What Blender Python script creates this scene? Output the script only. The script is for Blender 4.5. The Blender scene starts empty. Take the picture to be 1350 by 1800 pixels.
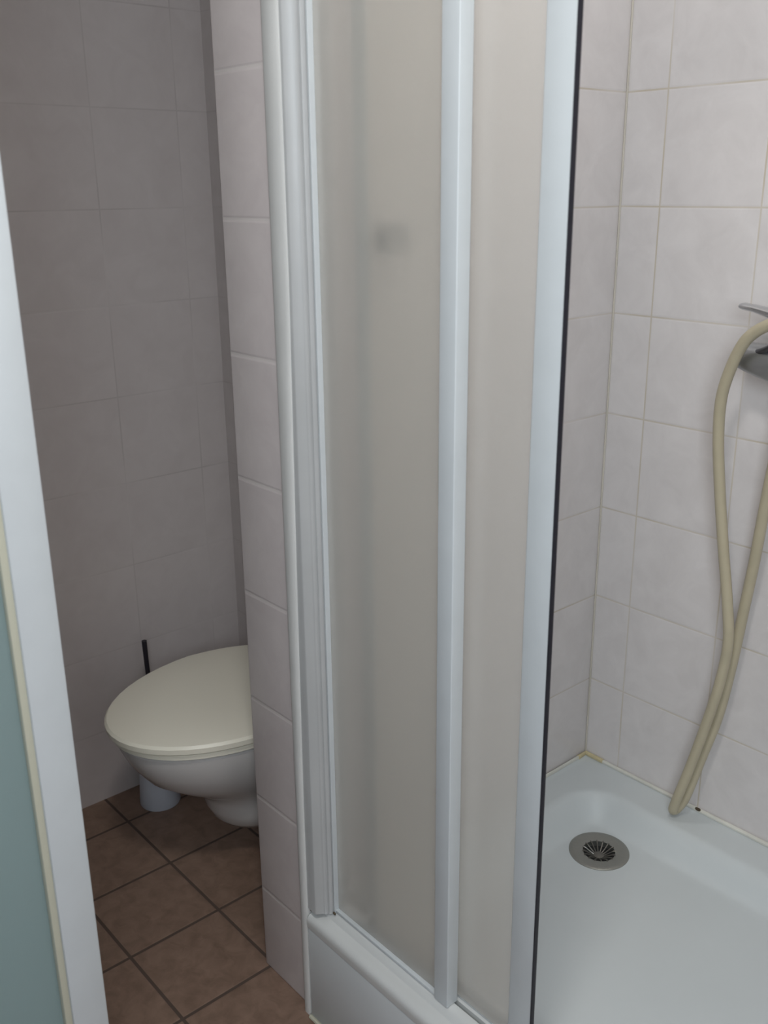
import bpy, bmesh, math, random
from mathutils import Vector, Matrix
random.seed(4)
C = bpy.context.scene.collection

# ------------------------------------------------------------------ camera
R_ = Vector((0.6572584634, 0.7536017719, -0.0097817011))
U_ = Vector((-0.2313838482, 0.2141209039, 0.9490067193))
F_ = Vector((-0.7172676119, 0.6214793704, -0.3151040543))
R_ = F_.cross(U_).normalized(); U_ = R_.cross(F_).normalized(); F_.normalize()
cam_data = bpy.data.cameras.new('camera')
cam = bpy.data.objects.new('camera', cam_data); C.objects.link(cam)
cam_data.sensor_fit = 'VERTICAL'; cam_data.sensor_height = 24.0
cam_data.lens = 1723.0 / 1800.0 * 24.0
cam_data.clip_start = 0.02
m = Matrix((( R_.x, U_.x, -F_.x, 1.176), (R_.y, U_.y, -F_.y, -1.620), (R_.z, U_.z, -F_.z, 1.423), (0, 0, 0, 1)))
cam.matrix_world = m
cam_data.dof.use_dof = True
cam_data.dof.focus_distance = 1.75
cam_data.dof.aperture_fstop = 4.2
bpy.context.scene.camera = cam

# ------------------------------------------------------------------ world, big lights, exposure
LAMP_POS = (0.78, -1.38, 2.36); LAMP_POWER = 10.5
WINDOW_POWER = 30.0
SHOWER_FILL_POWER = 3.0
w = bpy.data.worlds.new('world'); bpy.context.scene.world = w; w.use_nodes = True
w.node_tree.nodes['Background'].inputs[0].default_value = (0.72, 0.82, 1.0, 1)
w.node_tree.nodes['Background'].inputs[1].default_value = 0.35
vs = bpy.context.scene.view_settings
vs.view_transform = 'Standard'; vs.look = 'None'; vs.gamma = 1.0; vs.use_curve_mapping = False
vs.exposure = 0.0

def area(name, loc, direction, sx, sy, power, col, shape='RECTANGLE'):
    d = bpy.data.lights.new(name, 'AREA'); d.shape = shape; d.size = sx
    if shape == 'RECTANGLE': d.size_y = sy
    d.energy = power; d.color = col
    o = bpy.data.objects.new(name, d); C.objects.link(o)
    o.location = loc; o.rotation_euler = Vector(direction).to_track_quat('-Z', 'Y').to_euler()
    return o
area('daylight', (1.78, -2.07, 1.72), (0, 1, -.12), 0.72, 0.82, WINDOW_POWER, (0.84, 0.93, 1.0))

# ------------------------------------------------------------------ materials
def mat(name, col, rough=0.5, metal=0.0, spec=0.5, coat=0.0, bump=0.0, bump_scale=60, var=0.0, var_scale=8):
    m = bpy.data.materials.new(name); m.use_nodes = True
    nt = m.node_tree; b = nt.nodes['Principled BSDF']
    b.inputs['Base Color'].default_value = (*col, 1)
    b.inputs['Roughness'].default_value = rough; b.inputs['Metallic'].default_value = metal
    b.inputs['Specular IOR Level'].default_value = spec; b.inputs['Coat Weight'].default_value = coat
    geo = nt.nodes.new('ShaderNodeNewGeometry')
    if var:
        n = nt.nodes.new('ShaderNodeTexNoise'); n.inputs['Scale'].default_value = var_scale; n.inputs['Detail'].default_value = 4
        nt.links.new(geo.outputs['Position'], n.inputs['Vector'])
        r = nt.nodes.new('ShaderNodeValToRGB')
        r.color_ramp.elements[0].position = .3; r.color_ramp.elements[1].position = .7
        r.color_ramp.elements[0].color = (*[c * (1 - var) for c in col], 1)
        r.color_ramp.elements[1].color = (*[min(1, c * (1 + var)) for c in col], 1)
        nt.links.new(n.outputs['Fac'], r.inputs['Fac']); nt.links.new(r.outputs['Color'], b.inputs['Base Color'])
    if bump:
        n = nt.nodes.new('ShaderNodeTexNoise'); n.inputs['Scale'].default_value = bump_scale; n.inputs['Detail'].default_value = 3
        nt.links.new(geo.outputs['Position'], n.inputs['Vector'])
        bp = nt.nodes.new('ShaderNodeBump'); bp.inputs['Strength'].default_value = bump; bp.inputs['Distance'].default_value = .002
        nt.links.new(n.outputs['Fac'], bp.inputs['Height']); nt.links.new(bp.outputs['Normal'], b.inputs['Normal'])
    return m

def tile_mat(name, ax_u, u0, ax_v, v0, size, lo, hi, grout, gw, rough, noise_scale=14, bump=.35, edge_tint=None, blend=0.0):
    """glazed square tiles laid on a grid in world metres: ax_u / ax_v are 'X','Y','Z'."""
    m = bpy.data.materials.new(name); m.use_nodes = True
    nt = m.node_tree; N = nt.nodes; L = nt.links; b = N['Principled BSDF']
    geo = N.new('ShaderNodeNewGeometry'); sp = N.new('ShaderNodeSeparateXYZ'); L.new(geo.outputs['Position'], sp.inputs[0])
    def M(op, a, bb=None, c=None):
        n = N.new('ShaderNodeMath'); n.operation = op
        for i, v in enumerate((a, bb, c)):
            if v is None: continue
            if isinstance(v, (int, float)): n.inputs[i].default_value = v
            else: L.new(v, n.inputs[i])
        return n.outputs[0]
    ds, ids = [], []
    for ax, o in ((ax_u, u0), (ax_v, v0)):
        t = M('DIVIDE', M('SUBTRACT', sp.outputs[ax], o), size)
        fr = M('FRACT', t); ids.append(M('FLOOR', t))
        ds.append(M('MULTIPLY', M('MINIMUM', fr, M('SUBTRACT', 1.0, fr)), size))
    d = M('MINIMUM', ds[0], ds[1])
    mask = N.new('ShaderNodeMapRange'); mask.interpolation_type = 'SMOOTHSTEP'
    mask.inputs['From Min'].default_value = gw * .5; mask.inputs['From Max'].default_value = gw * .5 + .0014
    L.new(d, mask.inputs['Value'])
    hgt = N.new('ShaderNodeMapRange'); hgt.interpolation_type = 'SMOOTHSTEP'
    hgt.inputs['From Min'].default_value = gw * .4; hgt.inputs['From Max'].default_value = gw * .5 + .004
    L.new(d, hgt.inputs['Value'])
    n1 = N.new('ShaderNodeTexNoise'); n1.inputs['Scale'].default_value = noise_scale; n1.inputs['Detail'].default_value = 6; n1.inputs['Roughness'].default_value = .62
    n1.inputs['Distortion'].default_value = .6
    comb = N.new('ShaderNodeCombineXYZ'); L.new(M('MULTIPLY', ids[0], 3.7), comb.inputs[0]); L.new(M('MULTIPLY', ids[1], 5.3), comb.inputs[1])
    ad = N.new('ShaderNodeVectorMath'); L.new(geo.outputs['Position'], ad.inputs[0]); L.new(comb.outputs[0], ad.inputs[1])
    L.new(ad.outputs[0], n1.inputs['Vector'])
    rp = N.new('ShaderNodeValToRGB'); rp.color_ramp.elements[0].position = .34; rp.color_ramp.elements[1].position = .68
    rp.color_ramp.elements[0].color = (*lo, 1); rp.color_ramp.elements[1].color = (*hi, 1)
    L.new(n1.outputs['Fac'], rp.inputs['Fac'])
    # grout: patchy, stained
    n2 = N.new('ShaderNodeTexNoise'); n2.inputs['Scale'].default_value = 5; L.new(geo.outputs['Position'], n2.inputs['Vector'])
    gr = N.new('ShaderNodeValToRGB'); gr.color_ramp.elements[0].position = .35; gr.color_ramp.elements[1].position = .65
    gr.color_ramp.elements[0].color = (*grout, 1); gr.color_ramp.elements[1].color = (*[(g * (1 - blend) + h * blend) for g, h in zip(grout, hi)], 1)
    L.new(n2.outputs['Fac'], gr.inputs['Fac'])
    mx = N.new('ShaderNodeMix'); mx.data_type = 'RGBA'
    L.new(mask.outputs[0], mx.inputs['Factor']); L.new(gr.outputs['Color'], mx.inputs['A']); L.new(rp.outputs['Color'], mx.inputs['B'])
    L.new(mx.outputs['Result'], b.inputs['Base Color'])
    rr = N.new('ShaderNodeMapRange'); rr.inputs['To Min'].default_value = .85; rr.inputs['To Max'].default_value = rough
    L.new(mask.outputs[0], rr.inputs['Value']); L.new(rr.outputs[0], b.inputs['Roughness'])
    n3 = N.new('ShaderNodeTexNoise'); n3.inputs['Scale'].default_value = 28; L.new(ad.outputs[0], n3.inputs['Vector'])
    hh = M('ADD', hgt.outputs[0], M('MULTIPLY', n3.outputs['Fac'], .35))
    bp = N.new('ShaderNodeBump'); bp.inputs['Strength'].default_value = bump; bp.inputs['Distance'].default_value = .0015
    L.new(hh, bp.inputs['Height']); L.new(bp.outputs['Normal'], b.inputs['Normal'])
    return m

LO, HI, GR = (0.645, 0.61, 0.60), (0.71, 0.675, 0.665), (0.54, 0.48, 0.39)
ZR = -0.017      # tile rows at z = 1.583 - 0.2 i
M_tile_back = tile_mat('tile_back', 'X', 0.088, 'Z', ZR, .2, LO, HI, GR, .0016, .34, bump=.2, blend=.6)
M_tile_side = tile_mat('tile_side', 'Y', 0.0, 'Z', ZR, .2, LO, HI, GR, .0016, .34, bump=.2, blend=.75)
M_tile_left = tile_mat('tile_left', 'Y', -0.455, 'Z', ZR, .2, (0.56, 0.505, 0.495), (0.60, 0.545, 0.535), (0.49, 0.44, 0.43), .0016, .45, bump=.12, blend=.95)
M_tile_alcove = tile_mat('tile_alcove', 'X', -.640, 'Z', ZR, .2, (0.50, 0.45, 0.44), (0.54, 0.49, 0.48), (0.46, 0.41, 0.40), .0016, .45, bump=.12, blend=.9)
M_tile_pier = tile_mat('tile_pier', 'X', -0.1345, 'Z', ZR - .003, .2, (0.59, 0.53, 0.525), (0.645, 0.585, 0.575), (0.62, 0.57, 0.55), .0028, .35, blend=.5)
M_floor = tile_mat('tile_floor', 'X', -0.12, 'Y', -0.79, .2, (0.185, 0.118, 0.085), (0.265, 0.175, 0.13), (0.085, 0.058, 0.045), .005, .45, noise_scale=30, bump=.3)
M_plaster = mat('white_plaster', (0.75, 0.74, 0.72), .9, bump=.1)
M_white = mat('white_lacquer', (0.55, 0.58, 0.595), .34, var=.02, var_scale=20)
M_profile = mat('white_profile', (0.42, 0.425, 0.425), .36, var=.03, var_scale=12)
M_rail = mat('rail_lacquer', (0.60, 0.61, 0.60), .22, coat=.4)
M_strip = mat('white_strip', (0.64, 0.64, 0.625), .4, var=.03, var_scale=14)
M_acrylic = mat('white_acrylic', (0.57, 0.605, 0.61), .42, var=.015, var_scale=6)
M_apron = mat('apron_acrylic', (0.66, 0.69, 0.70), .35, var=.02)
M_ceramic = mat('cream_ceramic', (0.56, 0.54, 0.53), .18, coat=.4)
M_lid = mat('cream_plastic', (0.86, 0.82, 0.70), .3)
M_chrome = mat('chrome', (0.62, 0.63, 0.65), .16, metal=1.0)
M_satin = mat('satin_steel', (0.36, 0.36, 0.33), .38, metal=.85, bump=.4, bump_scale=220)
M_satin_light = mat('brushed_chrome', (0.42, 0.43, 0.44), .35, metal=.9)
M_dark_chrome = mat('dark_chrome', (0.12, 0.12, 0.13), .3, metal=.8)
M_satin2 = mat('worn_steel', (0.20, 0.19, 0.17), .38, metal=.8)
M_dark = mat('dark_gap', (0.02, 0.02, 0.02), .8)
M_rubber = mat('black_rubber', (0.012, 0.011, 0.018), .6)
M_hose = mat('beige_hose', (0.47, 0.415, 0.295), .42, var=.06, var_scale=20)
M_black = mat('black_plastic', (0.018, 0.016, 0.022), .4)
M_holder = mat('white_plastic', (0.52, 0.54, 0.60), .45)
M_grey = mat('grey_plastic', (0.10, 0.10, 0.12), .5)
M_bead = mat('beige_bead', (0.50, 0.49, 0.39), .6)
M_sil = mat('silicone', (0.64, 0.63, 0.57), .45, var=.10, var_scale=9)
M_sil2 = mat('grout_corner', (0.56, 0.52, 0.45), .6, var=.12, var_scale=4)
M_ochre = mat('yellowed_silicone', (0.58, 0.50, 0.30), .5, var=.15, var_scale=40)
M_stain = mat('mould', (0.07, 0.05, 0.03), .9)

def frosted(name, col, trans, rough, mixdiff):
    m = bpy.data.materials.new(name); m.use_nodes = True
    nt = m.node_tree; N = nt.nodes; L = nt.links; b = N['Principled BSDF']
    b.inputs['Base Color'].default_value = (*col, 1); b.inputs['Transmission Weight'].default_value = trans
    b.inputs['Roughness'].default_value = rough; b.inputs['IOR'].default_value = 1.45
    tr = N.new('ShaderNodeBsdfTranslucent'); tr.inputs[0].default_value = (*col, 1)
    df = N.new('ShaderNodeBsdfDiffuse'); df.inputs[0].default_value = (*col, 1)
    m1 = N.new('ShaderNodeMixShader'); m1.inputs[0].default_value = .5; L.new(tr.outputs[0], m1.inputs[1]); L.new(df.outputs[0], m1.inputs[2])
    m2 = N.new('ShaderNodeMixShader'); m2.inputs[0].default_value = mixdiff; L.new(b.outputs[0], m2.inputs[1]); L.new(m1.outputs[0], m2.inputs[2])
    L.new(m2.outputs[0], N['Material Output'].inputs['Surface'])
    return m
M_frost = frosted('frosted_glass', (0.98, 0.96, 0.92), 1.0, .25, .28)
M_mint = frosted('mint_glass', (0.44, 0.56, 0.56), 1.0, .5, .9)
def clear_glass(name):
    m = bpy.data.materials.new(name); m.use_nodes = True
    nt = m.node_tree; N = nt.nodes; L = nt.links
    t = N.new('ShaderNodeBsdfTransparent'); g = N.new('ShaderNodeBsdfGlossy'); g.inputs['Roughness'].default_value = .05
    x = N.new('ShaderNodeMixShader'); x.inputs[0].default_value = .08
    L.new(t.outputs[0], x.inputs[1]); L.new(g.outputs[0], x.inputs[2]); L.new(x.outputs[0], N['Material Output'].inputs['Surface'])
    return m
M_glass = clear_glass('window_glass')

# ------------------------------------------------------------------ mesh helpers (coordinates in world metres)
def box(bm, x0, x1, y0, y1, z0, z1, bev=0.0, seg=2):
    b = bmesh.new()
    v = [b.verts.new((x, y, z)) for x in (x0, x1) for y in (y0, y1) for z in (z0, z1)]
    for f in ((0, 1, 3, 2), (4, 6, 7, 5), (0, 4, 5, 1), (2, 3, 7, 6), (0, 2, 6, 4), (1, 5, 7, 3)):
        b.faces.new([v[i] for i in f])
    bmesh.ops.recalc_face_normals(b, faces=b.faces)
    if bev: bmesh.ops.bevel(b, geom=list(b.edges), offset=bev, segments=seg, profile=.5, affect='EDGES')
    join(bm, b)
def join(bm, b):
    mp = {}
    for v in b.verts: mp[v] = bm.verts.new(v.co)
    for f in b.faces:
        try: bm.faces.new([mp[v] for v in f.verts])
        except ValueError: pass
    b.free()
def extrude_profile(bm, pts, axis, a, b_):
    """closed 2D profile swept along an axis. axis X: pts=(y,z); axis Z: pts=(x,y)"""
    mk = (lambda p, t: (t, p[0], p[1])) if axis == 'X' else (lambda p, t: (p[0], p[1], t)) if axis == 'Z' else (lambda p, t: (p[0], t, p[1]))
    A = [bm.verts.new(mk(p, a)) for p in pts]; B = [bm.verts.new(mk(p, b_)) for p in pts]
    n = len(pts)
    for i in range(n): bm.faces.new((A[i], A[(i + 1) % n], B[(i + 1) % n], B[i]))
    bm.faces.new(A); bm.faces.new(B[::-1])
def loft(bm, rings, cap0=True, cap1=True):
    R = [[bm.verts.new(p) for p in r] for r in rings]; n = len(R[0])
    for a, b in zip(R, R[1:]):
        for i in range(n): bm.faces.new((a[i], a[(i + 1) % n], b[(i + 1) % n], b[i]))
    if cap0: bm.faces.new(R[0][::-1])
    if cap1: bm.faces.new(R[-1])
def lathe(bm, centre, prof, axis=(0, 0, 1), n=40, cap=True):
    """prof: (r, h) along axis from centre"""
    ax = Vector(axis).normalized(); q = Vector((0, 0, 1)).rotation_difference(ax); c = Vector(centre)
    loft(bm, [[c + q @ Vector((r * math.cos(2 * math.pi * k / n), r * math.sin(2 * math.pi * k / n), h)) for k in range(n)] for r, h in prof], cap, cap)
def catmull(P, sub=8):
    P = [Vector(p) for p in P]; Q = [P[0] * 2 - P[1]] + P + [P[-1] * 2 - P[-2]]; out = []
    for i in range(1, len(Q) - 2):
        for k in range(sub):
            t = k / sub; a, b, c, d = Q[i - 1:i + 3]
            out.append(.5 * ((2 * b) + (c - a) * t + (2 * a - 5 * b + 4 * c - d) * t * t + (3 * b - a - 3 * c + d) * t ** 3))
    out.append(P[-1]); return out
def tube(bm, P, rad, n=14, sub=8, smooth=True):
    pts = catmull(P, sub) if smooth else [Vector(p) for p in P]
    rf = rad if callable(rad) else (lambda t: rad)
    T = [(pts[min(i + 1, len(pts) - 1)] - pts[max(i - 1, 0)]).normalized() for i in range(len(pts))]
    nrm = T[0].orthogonal().normalized(); rings = []
    for i, (p, t) in enumerate(zip(pts, T)):
        nrm = (nrm - t * nrm.dot(t)).normalized(); bn = t.cross(nrm); r = rf(i / (len(pts) - 1))
        rings.append([p + r * (math.cos(2 * math.pi * k / n) * nrm + math.sin(2 * math.pi * k / n) * bn) for k in range(n)])
    loft(bm, rings)
def obj(name, bm, material, parent=None, smooth=False, bevel=0.0, subsurf=0, label=None):
    bmesh.ops.recalc_face_normals(bm, faces=bm.faces)
    me = bpy.data.meshes.new(name); bm.to_mesh(me); bm.free()
    me.materials.append(material)
    o = bpy.data.objects.new(name, me); C.objects.link(o)
    if smooth:
        for p in me.polygons: p.use_smooth = True
        try: me.set_sharp_from_angle(angle=math.radians(38))
        except Exception: pass
    if bevel:
        md = o.modifiers.new('bevel', 'BEVEL'); md.width = bevel; md.segments = 3; md.limit_method = 'ANGLE'
    if subsurf:
        md = o.modifiers.new('sub', 'SUBSURF'); md.levels = subsurf; md.render_levels = subsurf
    if parent:
        o.parent = parent
        if parent.type == 'EMPTY': o.matrix_parent_inverse = Matrix.Translation(-parent.location)
    if label: o['label'] = label
    return o
def bx(name, x0, x1, y0, y1, z0, z1, material, parent=None, bev=0.0, label=None):
    bm = bmesh.new(); box(bm, x0, x1, y0, y1, z0, z1, bev); return obj(name, bm, material, parent, smooth=bev > 0, label=label)
def thing(name, label, cat, loc):
    o = bpy.data.objects.new(name, None); C.objects.link(o); o.location = loc; o.empty_display_size = .05
    o['label'] = label; o['category'] = cat; return o
def struct(o): o['kind'] = 'structure'; return o

# ------------------------------------------------------------------ the room
H = 2.42; XR = 2.5; SW_ = 1.10; YF = -2.05
struct(bx('floor', -0.94, XR + .1, YF - .1, .1, -.06, 0, M_floor))
struct(bx('ceiling', -0.94, XR + .1, YF - .1, .1, H, H + .06, M_plaster))
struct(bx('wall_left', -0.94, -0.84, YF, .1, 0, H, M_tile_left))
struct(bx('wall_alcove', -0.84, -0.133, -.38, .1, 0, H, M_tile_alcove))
# divider between the toilet and the shower: its narrow front face is tiled, its right face is the shower's left wall
def faced(name, x0, x1, y0, y1, z0, z1, mats, bev=.003):
    """box with material by face direction: mats = (front/back, sides)"""
    bm = bmesh.new(); box(bm, x0, x1, y0, y1, z0, z1, bev, 3)
    o = obj(name, bm, mats[0], smooth=True); o.data.materials.append(mats[1])
    for p in o.data.polygons: p.material_index = 1 if abs(p.normal.x) > .8 else 0
    return struct(o)
faced('wall_divider', -0.133, 0.0, -.8, .1, 0, H, (M_tile_pier, M_tile_side))
struct(bx('wall_back', 0.0, SW_, 0, .1, 0, H, M_tile_back))
faced('wall_right_block', SW_, XR, -.8, .1, 0, H, (M_tile_back, M_tile_side))
bm = bmesh.new()
WX0, WX1, WZ0, WZ1 = 1.38, 2.18, 1.27, 2.17
box(bm, XR, XR + .1, YF, -.8, 0, H)
struct(obj('wall_right', bm, M_tile_side))
bm = bmesh.new()
for a in ((-.84, .16, 0, H), (.98, WX0, 0, H), (WX1, XR, 0, H), (WX0, WX1, 0, WZ0), (WX0, WX1, WZ1, H), (.16, .98, 2.04, H)): box(bm, a[0], a[1], YF - .1, YF, a[2], a[3])
struct(obj('wall_front', bm, M_plaster))
bm = bmesh.new()
for a in ((WX0, WX0 + .04, WZ0, WZ1), (WX1 - .04, WX1, WZ0, WZ1), (WX0 + .04, WX1 - .04, WZ0, WZ0 + .04), (WX0 + .04, WX1 - .04, WZ1 - .04, WZ1)):
    box(bm, a[0], a[1], YF - .05, YF - .01, a[2], a[3], .003)
wf = struct(obj('window_1', bm, M_white))
bx('window_pane', WX0 + .038, WX1 - .038, YF - .016, YF - .012, WZ0 + .038, WZ1 - .038, M_glass, wf)

# open bathroom door leaf at the left: white frame around a mint frosted pane
DY = -1.2465
bm = bmesh.new(); SW = .044
box(bm, .165, .20, DY - SW, DY, .012, 2.0, .0025); box(bm, .165, .20, -2.0, -2.0 + .09, .012, 2.0, .0025)
box(bm, .165, .20, -1.91, DY - SW, .012, .16, .0025); box(bm, .165, .20, -1.91, DY - SW, 1.9, 2.0, .0025)
dr = struct(obj('door_1', bm, M_white, smooth=True))
bx('glass_pane', .176, .187, -1.912, DY - SW + .002, .158, 1.902, M_mint, dr, label='pale mint frosted pane')
bm = bmesh.new()
box(bm, .1855, .1965, DY - SW - .0085, DY - SW + .0005, .16, 1.9, .002)
box(bm, .1855, .1965, -1.91, -1.9015, .16, 1.9, .002); box(bm, .1855, .1965, -1.9, DY - SW - .009, .16, .169, .002); box(bm, .1855, .1965, -1.9, DY - SW - .009, 1.891, 1.9, .002)
obj('glazing_bead', bm, M_bead, dr, smooth=True, label='beige glazing bead')
bx('latch', .176, .189, DY - .001, DY + .0025, 1.335, 1.365, M_grey, dr, .001, label='small dark latch plate')

# ------------------------------------------------------------------ ceiling lamp (above the photographer)
lamp = thing('ceiling_light', 'round white ceiling lamp above the bathroom floor', 'lamp', (LAMP_POS[0], LAMP_POS[1], H))
bm = bmesh.new(); lathe(bm, (LAMP_POS[0], LAMP_POS[1], H), [(.15, -.001), (.15, -.03), (.135, -.045), (.13, -.03), (.02, -.025)]); obj('housing', bm, M_white, lamp, smooth=True)
area('ceiling_light_bulb', LAMP_POS, (0, 0, -1), .24, .24, LAMP_POWER, (1.0, .97, .93), 'DISK')

sl = thing('shower_fill_light', 'small round fill lamp added in the ceiling above the shower', 'lamp', (.40, -.36, H))  # added fill lamp, unseen: brightens the shower walls and panes from above
bm = bmesh.new(); lathe(bm, (.40, -.36, H), [(.09, -.001), (.09, -.008), (.07, -.014), (.065, -.004), (.01, -.003)]); obj('housing', bm, M_white, sl, smooth=True)
area('shower_fill_source', (.40, -.36, H - .02), (0, 0, -1), .12, .12, SHOWER_FILL_POWER, (1.0, .98, .95), 'DISK')

# ------------------------------------------------------------------ shower tray
T_IN = .19
def tray_height(x, y):
    # rounded-rectangle basin inside a flat rim
    x0, x1, y0, y1, r = .072, SW_ - .072, -.735, -.078, .085
    cx = min(max(x, x0 + r), x1 - r); cy = min(max(y, y0 + r), y1 - r)
    d = math.hypot(x - cx, y - cy) - r if (x < x0 + r or x > x1 - r) and (y < y0 + r or y > y1 - r) else max(x0 - x, x - x1, y0 - y, y - y1)
    dd = min(max(-d, 0), .5); t = min(dd / .062, 1); s = t * t * (3 - 2 * t)
    floor_z = .140 + .010 * min(1, math.hypot(x - .197, y + .205) / .6)
    lip = .004 * max(0, 1 - max(0, min(-y, x, SW_ - x)) / .012) ** 2
    return T_IN * (1 - s) + floor_z * s + lip
bm = bmesh.new(); n = 120; X0, X1, Y0, Y1 = .0015, SW_ - .0015, -.798, -.0015
G = [[bm.verts.new((X0 + (X1 - X0) * i / n, Y0 + (Y1 - Y0) * j / n, tray_height(X0 + (X1 - X0) * i / n, Y0 + (Y1 - Y0) * j / n))) for j in range(n + 1)] for i in range(n + 1)]
for i in range(n):
    for j in range(n):
        if math.hypot(G[i][j].co.x - .197, G[i][j].co.y + .205) > .047: bm.faces.new((G[i][j], G[i + 1][j], G[i + 1][j + 1], G[i][j + 1]))
ring = [G[i][0] for i in range(n)] + [G[n][j] for j in range(n)] + [G[i][n] for i in range(n, 0, -1)] + [G[0][j] for j in range(n, 0, -1)]
low = [bm.verts.new((v.co.x, v.co.y, .11)) for v in ring]
bmesh.ops.delete(bm, geom=[v for v in bm.verts if not v.link_faces and v not in low], context='VERTS')
for k in range(len(ring)): bm.faces.new((ring[k], low[k], low[(k + 1) % len(ring)], ring[(k + 1) % len(ring)]))
bm.faces.new(low)
tray = thing('shower_tray', 'white square shower tray with rounded basin and round metal drain', 'shower tray', (.4, -.4, 0))
basin = obj('basin', bm, M_acrylic, tray, smooth=True)
# plinth that carries the basin, its front is the white apron
bx('apron', .029, SW_ - .002, -.812, -.785, .0, .1955, M_apron, tray, .002, label='white front apron')
bm = bmesh.new()
for a in ((.05, .09), (SW_ - .09, SW_ - .05)):
    for b in ((-.75, -.71), (-.09, -.05)): bx('foot', a[0], a[1], b[0], b[1], 0, .112, M_grey, tray)
# drain
dc = (.197, -.205); dz = .1405
bm = bmesh.new()
lathe(bm, (dc[0], dc[1], dz), [(.0605, -.002), (.0600, .002), (.057, .0035), (.050, .0030), (.032, .0010), (.0315, -.012), (.030, -.012)], n=64, cap=False)
dr_ = obj('drain_flange', bm, M_satin, tray, smooth=True, label='round dull steel drain flange')
bm = bmesh.new(); lathe(bm, (dc[0], dc[1], dz - .0115), [(.0318, 0), (.0318, .0012)], n=40); obj('drain_opening', bm, M_dark, dr_)
bm = bmesh.new()
for k in range(16):
    a = 2 * math.pi * k / 16; c, s = math.cos(a), math.sin(a)
    tube(bm, [(dc[0] + c * r, dc[1] + s * r, dz + h) for r, h in ((.009, -.0095), (.014, -.0075), (.021, -.0035), (.028, .0008), (.0335, .0018))], .0014, n=6, sub=3)
lathe(bm, (dc[0], dc[1], dz), [(.0105, -.0105), (.0105, -.008), (.006, -.0070), (.001, -.0068)], n=24)
obj('drain_strainer', bm, M_satin2, dr_, smooth=True, label='flower-shaped metal strainer')

# silicone beads where the tray meets the walls and the floor
def bead(name, P, r, material, parent=None):
    bm = bmesh.new(); tube(bm, P, r, n=8, smooth=False); o = obj(name, bm, material, parent, smooth=True); return o
struct(bead('trim_1', [(.004, -.80, .1945), (.004, -.004, .1945), (SW_ - .002, -.004, .1945)], .0048, M_sil))
struct(bead('trim_2', [(.030, -.815, .003), (SW_ - .01, -.815, .003)], .004, M_bead))
struct(bead('trim_7', [(.0042, -.032, .1952), (.0042, -.0042, .1952), (.052, -.0042, .1952)], .0052, M_ochre))
struct(bead('trim_3', [(.0015, -.0015, .198), (.0015, -.0015, H)], .0020, M_sil2))
bm = bmesh.new(); b2 = bmesh.new(); bmesh.ops.create_icosphere(b2, subdivisions=2, radius=.0045, matrix=Matrix.Translation((.293, -.006, .197)) @ Matrix.Diagonal((1.6, .8, .8, 1)))
join(bm, b2)
for c_, sc_ in (((.033, -.806, .2345), (1.2, .7, 1.0)), ((.041, -.803, .2365), (.8, .5, .7)), ((.0725, -.786, .2395), (1.1, .6, .8))):
    b2 = bmesh.new(); bmesh.ops.create_icosphere(b2, subdivisions=2, radius=.0034, matrix=Matrix.Translation(c_) @ Matrix.Diagonal((*sc_, 1))); join(bm, b2)
struct(obj('trim_4', bm, M_stain, smooth=True))

# white edge strip on the pier, running from ceiling to floor beside the shower frame
bm = bmesh.new()
loft(bm, [[(.004, -.7995, z_), (.005, -.806, z_), (.009, -.8115, z_), (.013, -.8135, z_), (xr - .003, -.8135, z_), (xr, -.8115, z_), (xr, -.7995, z_)]
          for z_, xr in ((0, .0265), (.30, .0265), (.45, .027), (.80, .033), (1.30, .0445), (1.65, .0450), (2.06, .0450))])
struct(obj('trim_5', bm, M_strip, smooth=True))
bm = bmesh.new(); tube(bm, [(.0025, -.8025, 0), (.0025, -.8025, 2.06)], .0026, n=8, smooth=False)
struct(obj('trim_6', bm, M_sil, smooth=True))

# ------------------------------------------------------------------ shower enclosure
enc = thing('shower_enclosure', 'white framed sliding shower enclosure with frosted panels pushed open', 'shower enclosure', (.4, -.8, .19))
ZT = 2.04; RB = .205
# wall profile: stepped channel
bm = bmesh.new()
extrude_profile(bm, [(.0200, -.7990), (.0200, -.8080), (.0475, -.8090), (.0500, -.8075), (.0580, -.7955), (.0590, -.7965), (.0610, -.7935), (.0612, -.7900), (.0632, -.7890),
                     (.0645, -.7905), (.0675, -.7860), (.0680, -.7760), (.0660, -.772), (.060, -.772), (.060, -.735), (.0015, -.735), (.0015, -.7985)], 'Z', RB + .030, ZT)
obj('wall_profile', bm, M_profile, enc, smooth=True)
bm = bmesh.new(); extrude_profile(bm, [(.0681, -.7785), (.0696, -.7785), (.0696, -.7745), (.0681, -.7745)], 'Z', RB + .033, ZT - .05)
obj('gasket', bm, M_grey, enc, label='thin grey gasket')
# right-hand wall profile (far side of the opening)
bm = bmesh.new(); extrude_profile(bm, [(SW_ - x_, y_) for x_, y_ in ((.0015, -.800), (.0015, -.735), (.035, -.735), (.035, -.800), (.030, -.806), (.0015, -.806))], 'Z', RB + .03, ZT); obj('wall_profile', bm, M_profile, enc, smooth=True)
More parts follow.
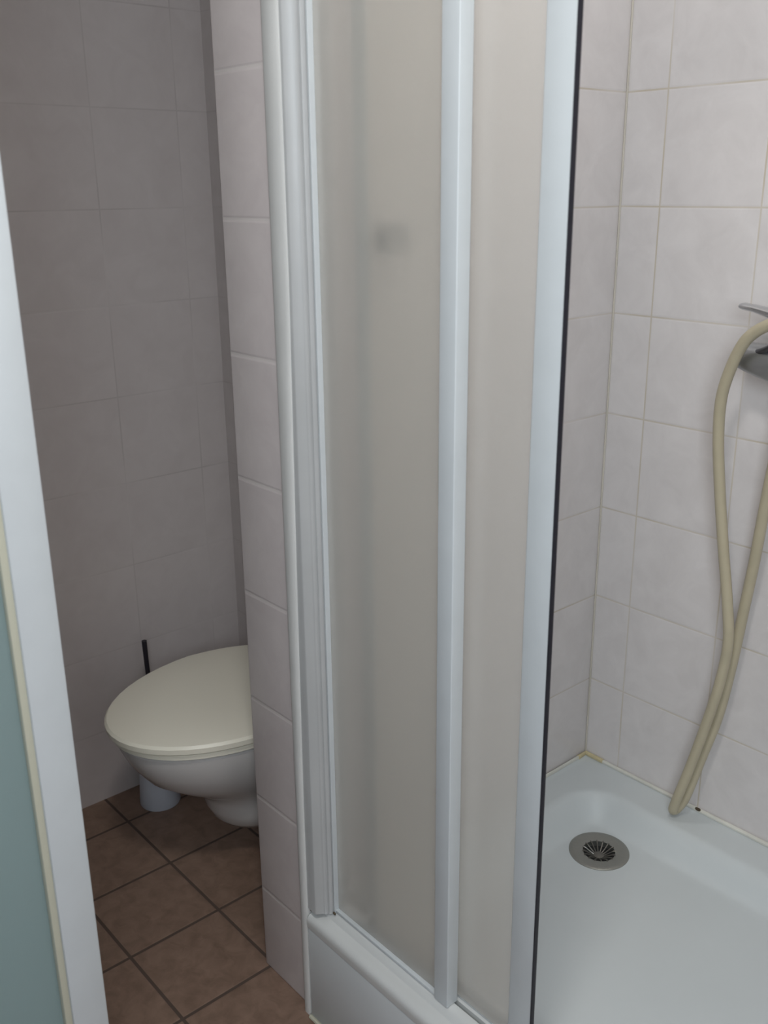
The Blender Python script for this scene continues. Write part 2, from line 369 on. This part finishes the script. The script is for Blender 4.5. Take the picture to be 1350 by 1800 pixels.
# bottom rail: rounded nose, upper ledge and a rear channel
nose = [(-.8125, RB - .008), (-.8135, RB + .003)] + [(-.8005 - .0130 * math.cos(a), RB + .006 + .0125 * math.sin(a)) for a in [math.radians(k) for k in (15, 35, 55, 75, 90)]]
rail = nose + [(-.790, RB + .021), (-.7845, RB + .029), (-.7785, RB + .033), (-.7690, RB + .033), (-.7675, RB + .031), (-.7670, RB + .004), (-.7600, RB + .004), (-.7600, RB + .031), (-.745, RB + .031), (-.7440, RB + .010), (-.726, RB + .010), (-.725, RB + .030), (-.717, RB + .030), (-.715, .195), (-.7845, .1965), (-.7845, RB - .008)]
bm = bmesh.new(); extrude_profile(bm, rail, 'X', .0290, SW_ - .0015)
obj('bottom_rail', bm, M_rail, enc, smooth=True, label='white threshold rail with rounded nose')
bm = bmesh.new(); b2 = [(-.815, ZT), (-.815, ZT + .045), (-.735, ZT + .045), (-.735, ZT)]
extrude_profile(bm, b2, 'X', .0015, SW_ - .0015); obj('top_rail', bm, M_profile, enc, bevel=.004)

def panel(name, x0, x1, yf, depth, zb, zt, sl, sr, lbl=None, pane_back=.003):
    """framed panel: two stiles plus slim bottom and top bars; pane set in"""
    bm = bmesh.new()
    box(bm, x0, x0 + sl, yf, yf + depth, zb, zt, .0022, 3)
    box(bm, x1 - sr, x1, yf, yf + depth, zb, zt, .0016, 3)
    box(bm, x0 + sl - .001, x1 - sr + .001, yf + pane_back, yf + depth, zb, zb + .005, .001)
    box(bm, x0 + sl - .001, x1 - sr + .001, yf + pane_back, yf + depth, zt - .012, zt, .001)
    fr = obj(name, bm, M_white, enc, smooth=True, label=lbl)
    bx('glass_pane', x0 + sl - .001, x1 - sr + .001, yf + depth * .5 - .0015, yf + depth * .5 + .0015, zb + .004, zt - .011, M_frost, fr, label='frosted beige-white pane')
    return fr
pa = panel('fixed_panel', .0700, .3465, -.785, .0225, RB + .0335, ZT - .004, .0015, .0290, lbl='fixed front panel with a white stile')
pb = panel('sliding_panel', .128, .4845, -.7575, .0065, RB + .0315, ZT - .004, .026, .0410, lbl='sliding panel reaching into the opening')
bx('rubber_seal', .4845, .4862, -.7584, -.7508, RB + .0315, ZT - .004, M_rubber, pb, .0004, label='black rubber seal')

bm = bmesh.new(); box(bm, .148, .206, -.742, -.722, 1.338, 1.378, .007, 3); box(bm, .168, .186, -.7528, -.740, 1.350, 1.366, .001)
obj('handle', bm, M_grey, pb, smooth=True, label='dark grip seen blurred through the frosted pane')

# ------------------------------------------------------------------ shower mixer on the back wall
mx = thing('shower_mixer', 'chrome shower mixer tap on the tiled wall at right edge', 'tap', (.41, 0, 1.135))
bm = bmesh.new()
rings = []
for x, ry, rz, dzz in ((.3170, .022, .0185, .008), (.3185, .0245, .0210, .008), (.335, .0275, .0245, .006), (.360, .030, .028, .003), (.385, .032, .031, 0), (.41, .033, .0325, 0), (.435, .032, .031, 0), (.46, .030, .028, .003), (.485, .0275, .0245, .006), (.5015, .0245, .0210, .008), (.503, .022, .0185, .008)):
    rings.append([(x, -.068 + ry * math.copysign(abs(math.cos(a)) ** .75, math.cos(a)), 1.137 + dzz + rz * math.copysign(abs(math.sin(a)) ** .75, math.sin(a))) for a in [2 * math.pi * k / 32 for k in range(32)]])
loft(bm, rings); obj('body', bm, M_satin_light, mx, smooth=True)
for x in (.372, .448):
    bm = bmesh.new(); lathe(bm, (x, -.0005, 1.137), [(.031, 0), (.031, .004), (.024, .009), (.0135, .010), (.0135, .050)], axis=(0, -1, 0), n=32); obj('wall_union', bm, M_chrome, mx, smooth=True)
bm = bmesh.new(); lathe(bm, (.41, -.068, 1.160), [(.027, 0), (.027, .018), (.024, .020), (.024, .026), (.026, .028), (.025, .046), (.018, .054), (.004, .057)], n=32); obj('cartridge_cap', bm, M_chrome, mx, smooth=True)
bm = bmesh.new()
rings = []
for x, y, z_, wy, hz in ((.412, -.070, 1.212, .016, .0085), (.385, -.071, 1.2155, .0145, .0095), (.360, -.0715, 1.2200, .013, .0082), (.335, -.072, 1.2250, .012, .0066), (.316, -.0725, 1.2270, .0115, .0060), (.3105, -.0725, 1.2272, .009, .0045)):
    rings.append([(x, y + wy * math.cos(a), z_ + hz * math.sin(a)) for a in [2 * math.pi * k / 20 for k in range(20)]])
loft(bm, rings); obj('lever', bm, M_chrome, mx, smooth=True, label='slim chrome lever handle')
bm = bmesh.new(); lathe(bm, (.41, -.068, 1.108), [(.013, 0), (.013, -.016), (.0105, -.018), (.0105, -.030)], n=24); obj('outlet', bm, M_chrome, mx, smooth=True)
bm = bmesh.new(); tube(bm, [(.356, -.088, 1.156), (.380, -.100, 1.166), (.420, -.118, 1.188), (.456, -.128, 1.194)], .0055, n=10); tube(bm, [(.452, -.085, 1.165), (.457, -.110, 1.185), (.458, -.128, 1.198)], .006, n=10); lathe(bm, (.458, -.132, 1.190), [(.0150, 0), (.0180, .002), (.0180, .022), (.0150, .024), (.0138, .022), (.0138, .002), (.0150, 0)], axis=(.35, -.15, 1), n=24, cap=False)
obj('cradle', bm, M_dark_chrome, mx, smooth=True)

# ------------------------------------------------------------------ hand shower: hose looping down to the tray rim and back up to the outlet
hs = thing('hand_shower', 'hand shower with long beige hose looping down to the tray rim', 'shower hose', (.41, -.07, 1.1))
HP = [(.440, -.133, 1.215), (.415, -.133, 1.2165), (.392, -.130, 1.208), (.367, -.125, 1.193), (.347, -.120, 1.172), (.325, -.110, 1.131), (.307, -.100, 1.074), (.303, -.090, 1.001), (.310, -.080, .907),
      (.324, -.073, .801), (.342, -.069, .693), (.349, -.064, .614), (.340, -.062, .526), (.322, -.062, .433), (.299, -.064, .328), (.283, -.066, .263), (.2705, -.063, .2165), (.268, -.055, .2055), (.272, -.047, .2115),
      (.2845, -.043, .243), (.306, -.038, .337), (.330, -.035, .441), (.346, -.035, .557), (.357, -.036, .666), (.369, -.040, .773), (.381, -.050, .875), (.392, -.058, .960), (.404, -.066, 1.03), (.4095, -.068, 1.075), (.41, -.068, 1.086)]
bm = bmesh.new(); tube(bm, HP, .0098, n=16, sub=8); hose = obj('hose', bm, M_hose, hs, smooth=True)
bm = bmesh.new(); lathe(bm, (.41, -.068, 1.0700), [(.0120, 0), (.0135, .002), (.0135, .019), (.012, .0205)], n=24); obj('hose_nut', bm, M_chrome, hs, smooth=True)
bm = bmesh.new(); tube(bm, [(.438, -.133, 1.215), (.452, -.1325, 1.2135), (.466, -.132, 1.218)], .0125, n=16); tube(bm, [(.464, -.132, 1.217), (.490, -.130, 1.250), (.520, -.128, 1.300), (.548, -.125, 1.350)], lambda t: .0125 + .004 * t, n=18)
obj('handle', bm, M_dark_chrome, hs, smooth=True)
bm = bmesh.new(); lathe(bm, (.556, -.118, 1.378), [(.012, .012), (.030, .008), (.040, -.004), (.042, -.014), (.038, -.019), (.004, -.020)], axis=(.35, .75, .3), n=32); obj('spray_head', bm, M_chrome, hs, smooth=True)

# ------------------------------------------------------------------ toilet
TX = -.462; TY = .021; TZ = -.028
tl = thing('toilet', 'cream white wall-hung toilet with closed lid half hidden by the tiled pier', 'toilet', (TX, -.38, .0))
def ring(tip, ym, back, hw, z_, n=48, e=.8, cx=TX, backhw=None):
    """front: half ellipse from ym to tip; back: tapering to hw*back at y=back"""
    bh = backhw if backhw else hw; out = []
    for k in range(n):
        a = 2 * math.pi * k / n; c, s_ = math.cos(a), math.sin(a)
        if s_ < 0: out.append((cx + hw * c, ym + (ym - tip) * s_, z_))
        else:
            y = ym + (back - ym) * abs(s_) ** e; x = math.copysign(abs(c) ** .5, c)
            t = (y - ym) / (back - ym); out.append((cx + x * (hw * (1 - t) + bh * t), y, z_))
    return out
bm = bmesh.new()
S = [(-.650, -.585, -.54, .045, .080, .03), (-.680, -.59, -.50, .080, .087, .06), (-.700, -.59, -.44, .100, .108, .08), (-.712, -.60, -.40, .109, .135, .09), (-.718, -.60, -.383, .113, .160, .10), (-.732, -.60, -.383, .117, .184, .11),
     (-.765, -.60, -.383, .126, .206, .12), (-.806, -.60, -.383, .143, .232, .135), (-.848, -.61, -.383, .162, .264, .15), (-.878, -.62, -.383, .178, .306, .16), (-.895, -.625, -.383, .185, .345, .165), (-.896, -.625, -.383, .185, .358, .165), (-.888, -.625, -.385, .178, .366, .16)]
loft(bm, [ring(t, ym, b, hw, z_, backhw=bh) for t, ym, b, hw, z_, bh in S]); obj('bowl', bm, M_ceramic, tl, smooth=True)
bm = bmesh.new()
S = [(-.922, .188, .3945), (-.928, .192, .398), (-.928, .192, .405), (-.922, .188, .409)]
loft(bm, [ring(t + TY, -.65 + TY, -.475 + TY, hw, z_ + TZ, backhw=.165) for t, hw, z_ in S]); obj('seat', bm, M_lid, tl, smooth=True)
bm = bmesh.new()
S = [(-.931, .194, .4100), (-.938, .200, .4150), (-.939, .201, .426), (-.934, .197, .4315), (-.915, .182, .4345), (-.80, .10, .4375), (-.68, .02, .4385)]
loft(bm, [ring(t + TY, -.65 + TY, -.465 + TY - .12 * (i > 3) * (i - 3) / 3, hw, z_ + TZ, backhw=.17 * hw / .2) for i, (t, hw, z_) in enumerate(S)]); obj('lid', bm, M_lid, tl, smooth=True, label='closed cream lid')
bm = bmesh.new()
for sx in (-.07, .07):
    bm = bmesh.new(); lathe(bm, (TX + sx - .02, -.458 + TY, .420 + TZ), [(.008, 0), (.010, .002), (.010, .038), (.008, .040)], axis=(1, 0, 0), n=16)
    obj('hinge', bm, M_lid, tl, smooth=True)

# ------------------------------------------------------------------ toilet brush beside the toilet
tb = thing('toilet_brush', 'toilet brush with thin black handle in a white holder behind toilet', 'toilet brush', (-.745, -.69, 0))
bm = bmesh.new(); lathe(bm, (-.745, -.69, 0), [(.047, 0), (.049, .004), (.046, .05), (.042, .12), (.041, .15), (.037, .152), (.038, .12), (.040, .01)], n=36); obj('holder', bm, M_holder, tb, smooth=True)
bm = bmesh.new(); lathe(bm, (-.745, -.69, .02), [(.01, 0), (.030, .015), (.032, .07), (.015, .09)], n=24); obj('bristles', bm, M_holder, tb, smooth=True)
bm = bmesh.new(); tube(bm, [(-.745, -.686, .10), (-.745, -.688, .25), (-.745, -.692, .36), (-.745, -.6935, .432)], lambda t: .0045 + .0015 * t, n=12); obj('handle', bm, M_black, tb, smooth=True, label='thin black handle')
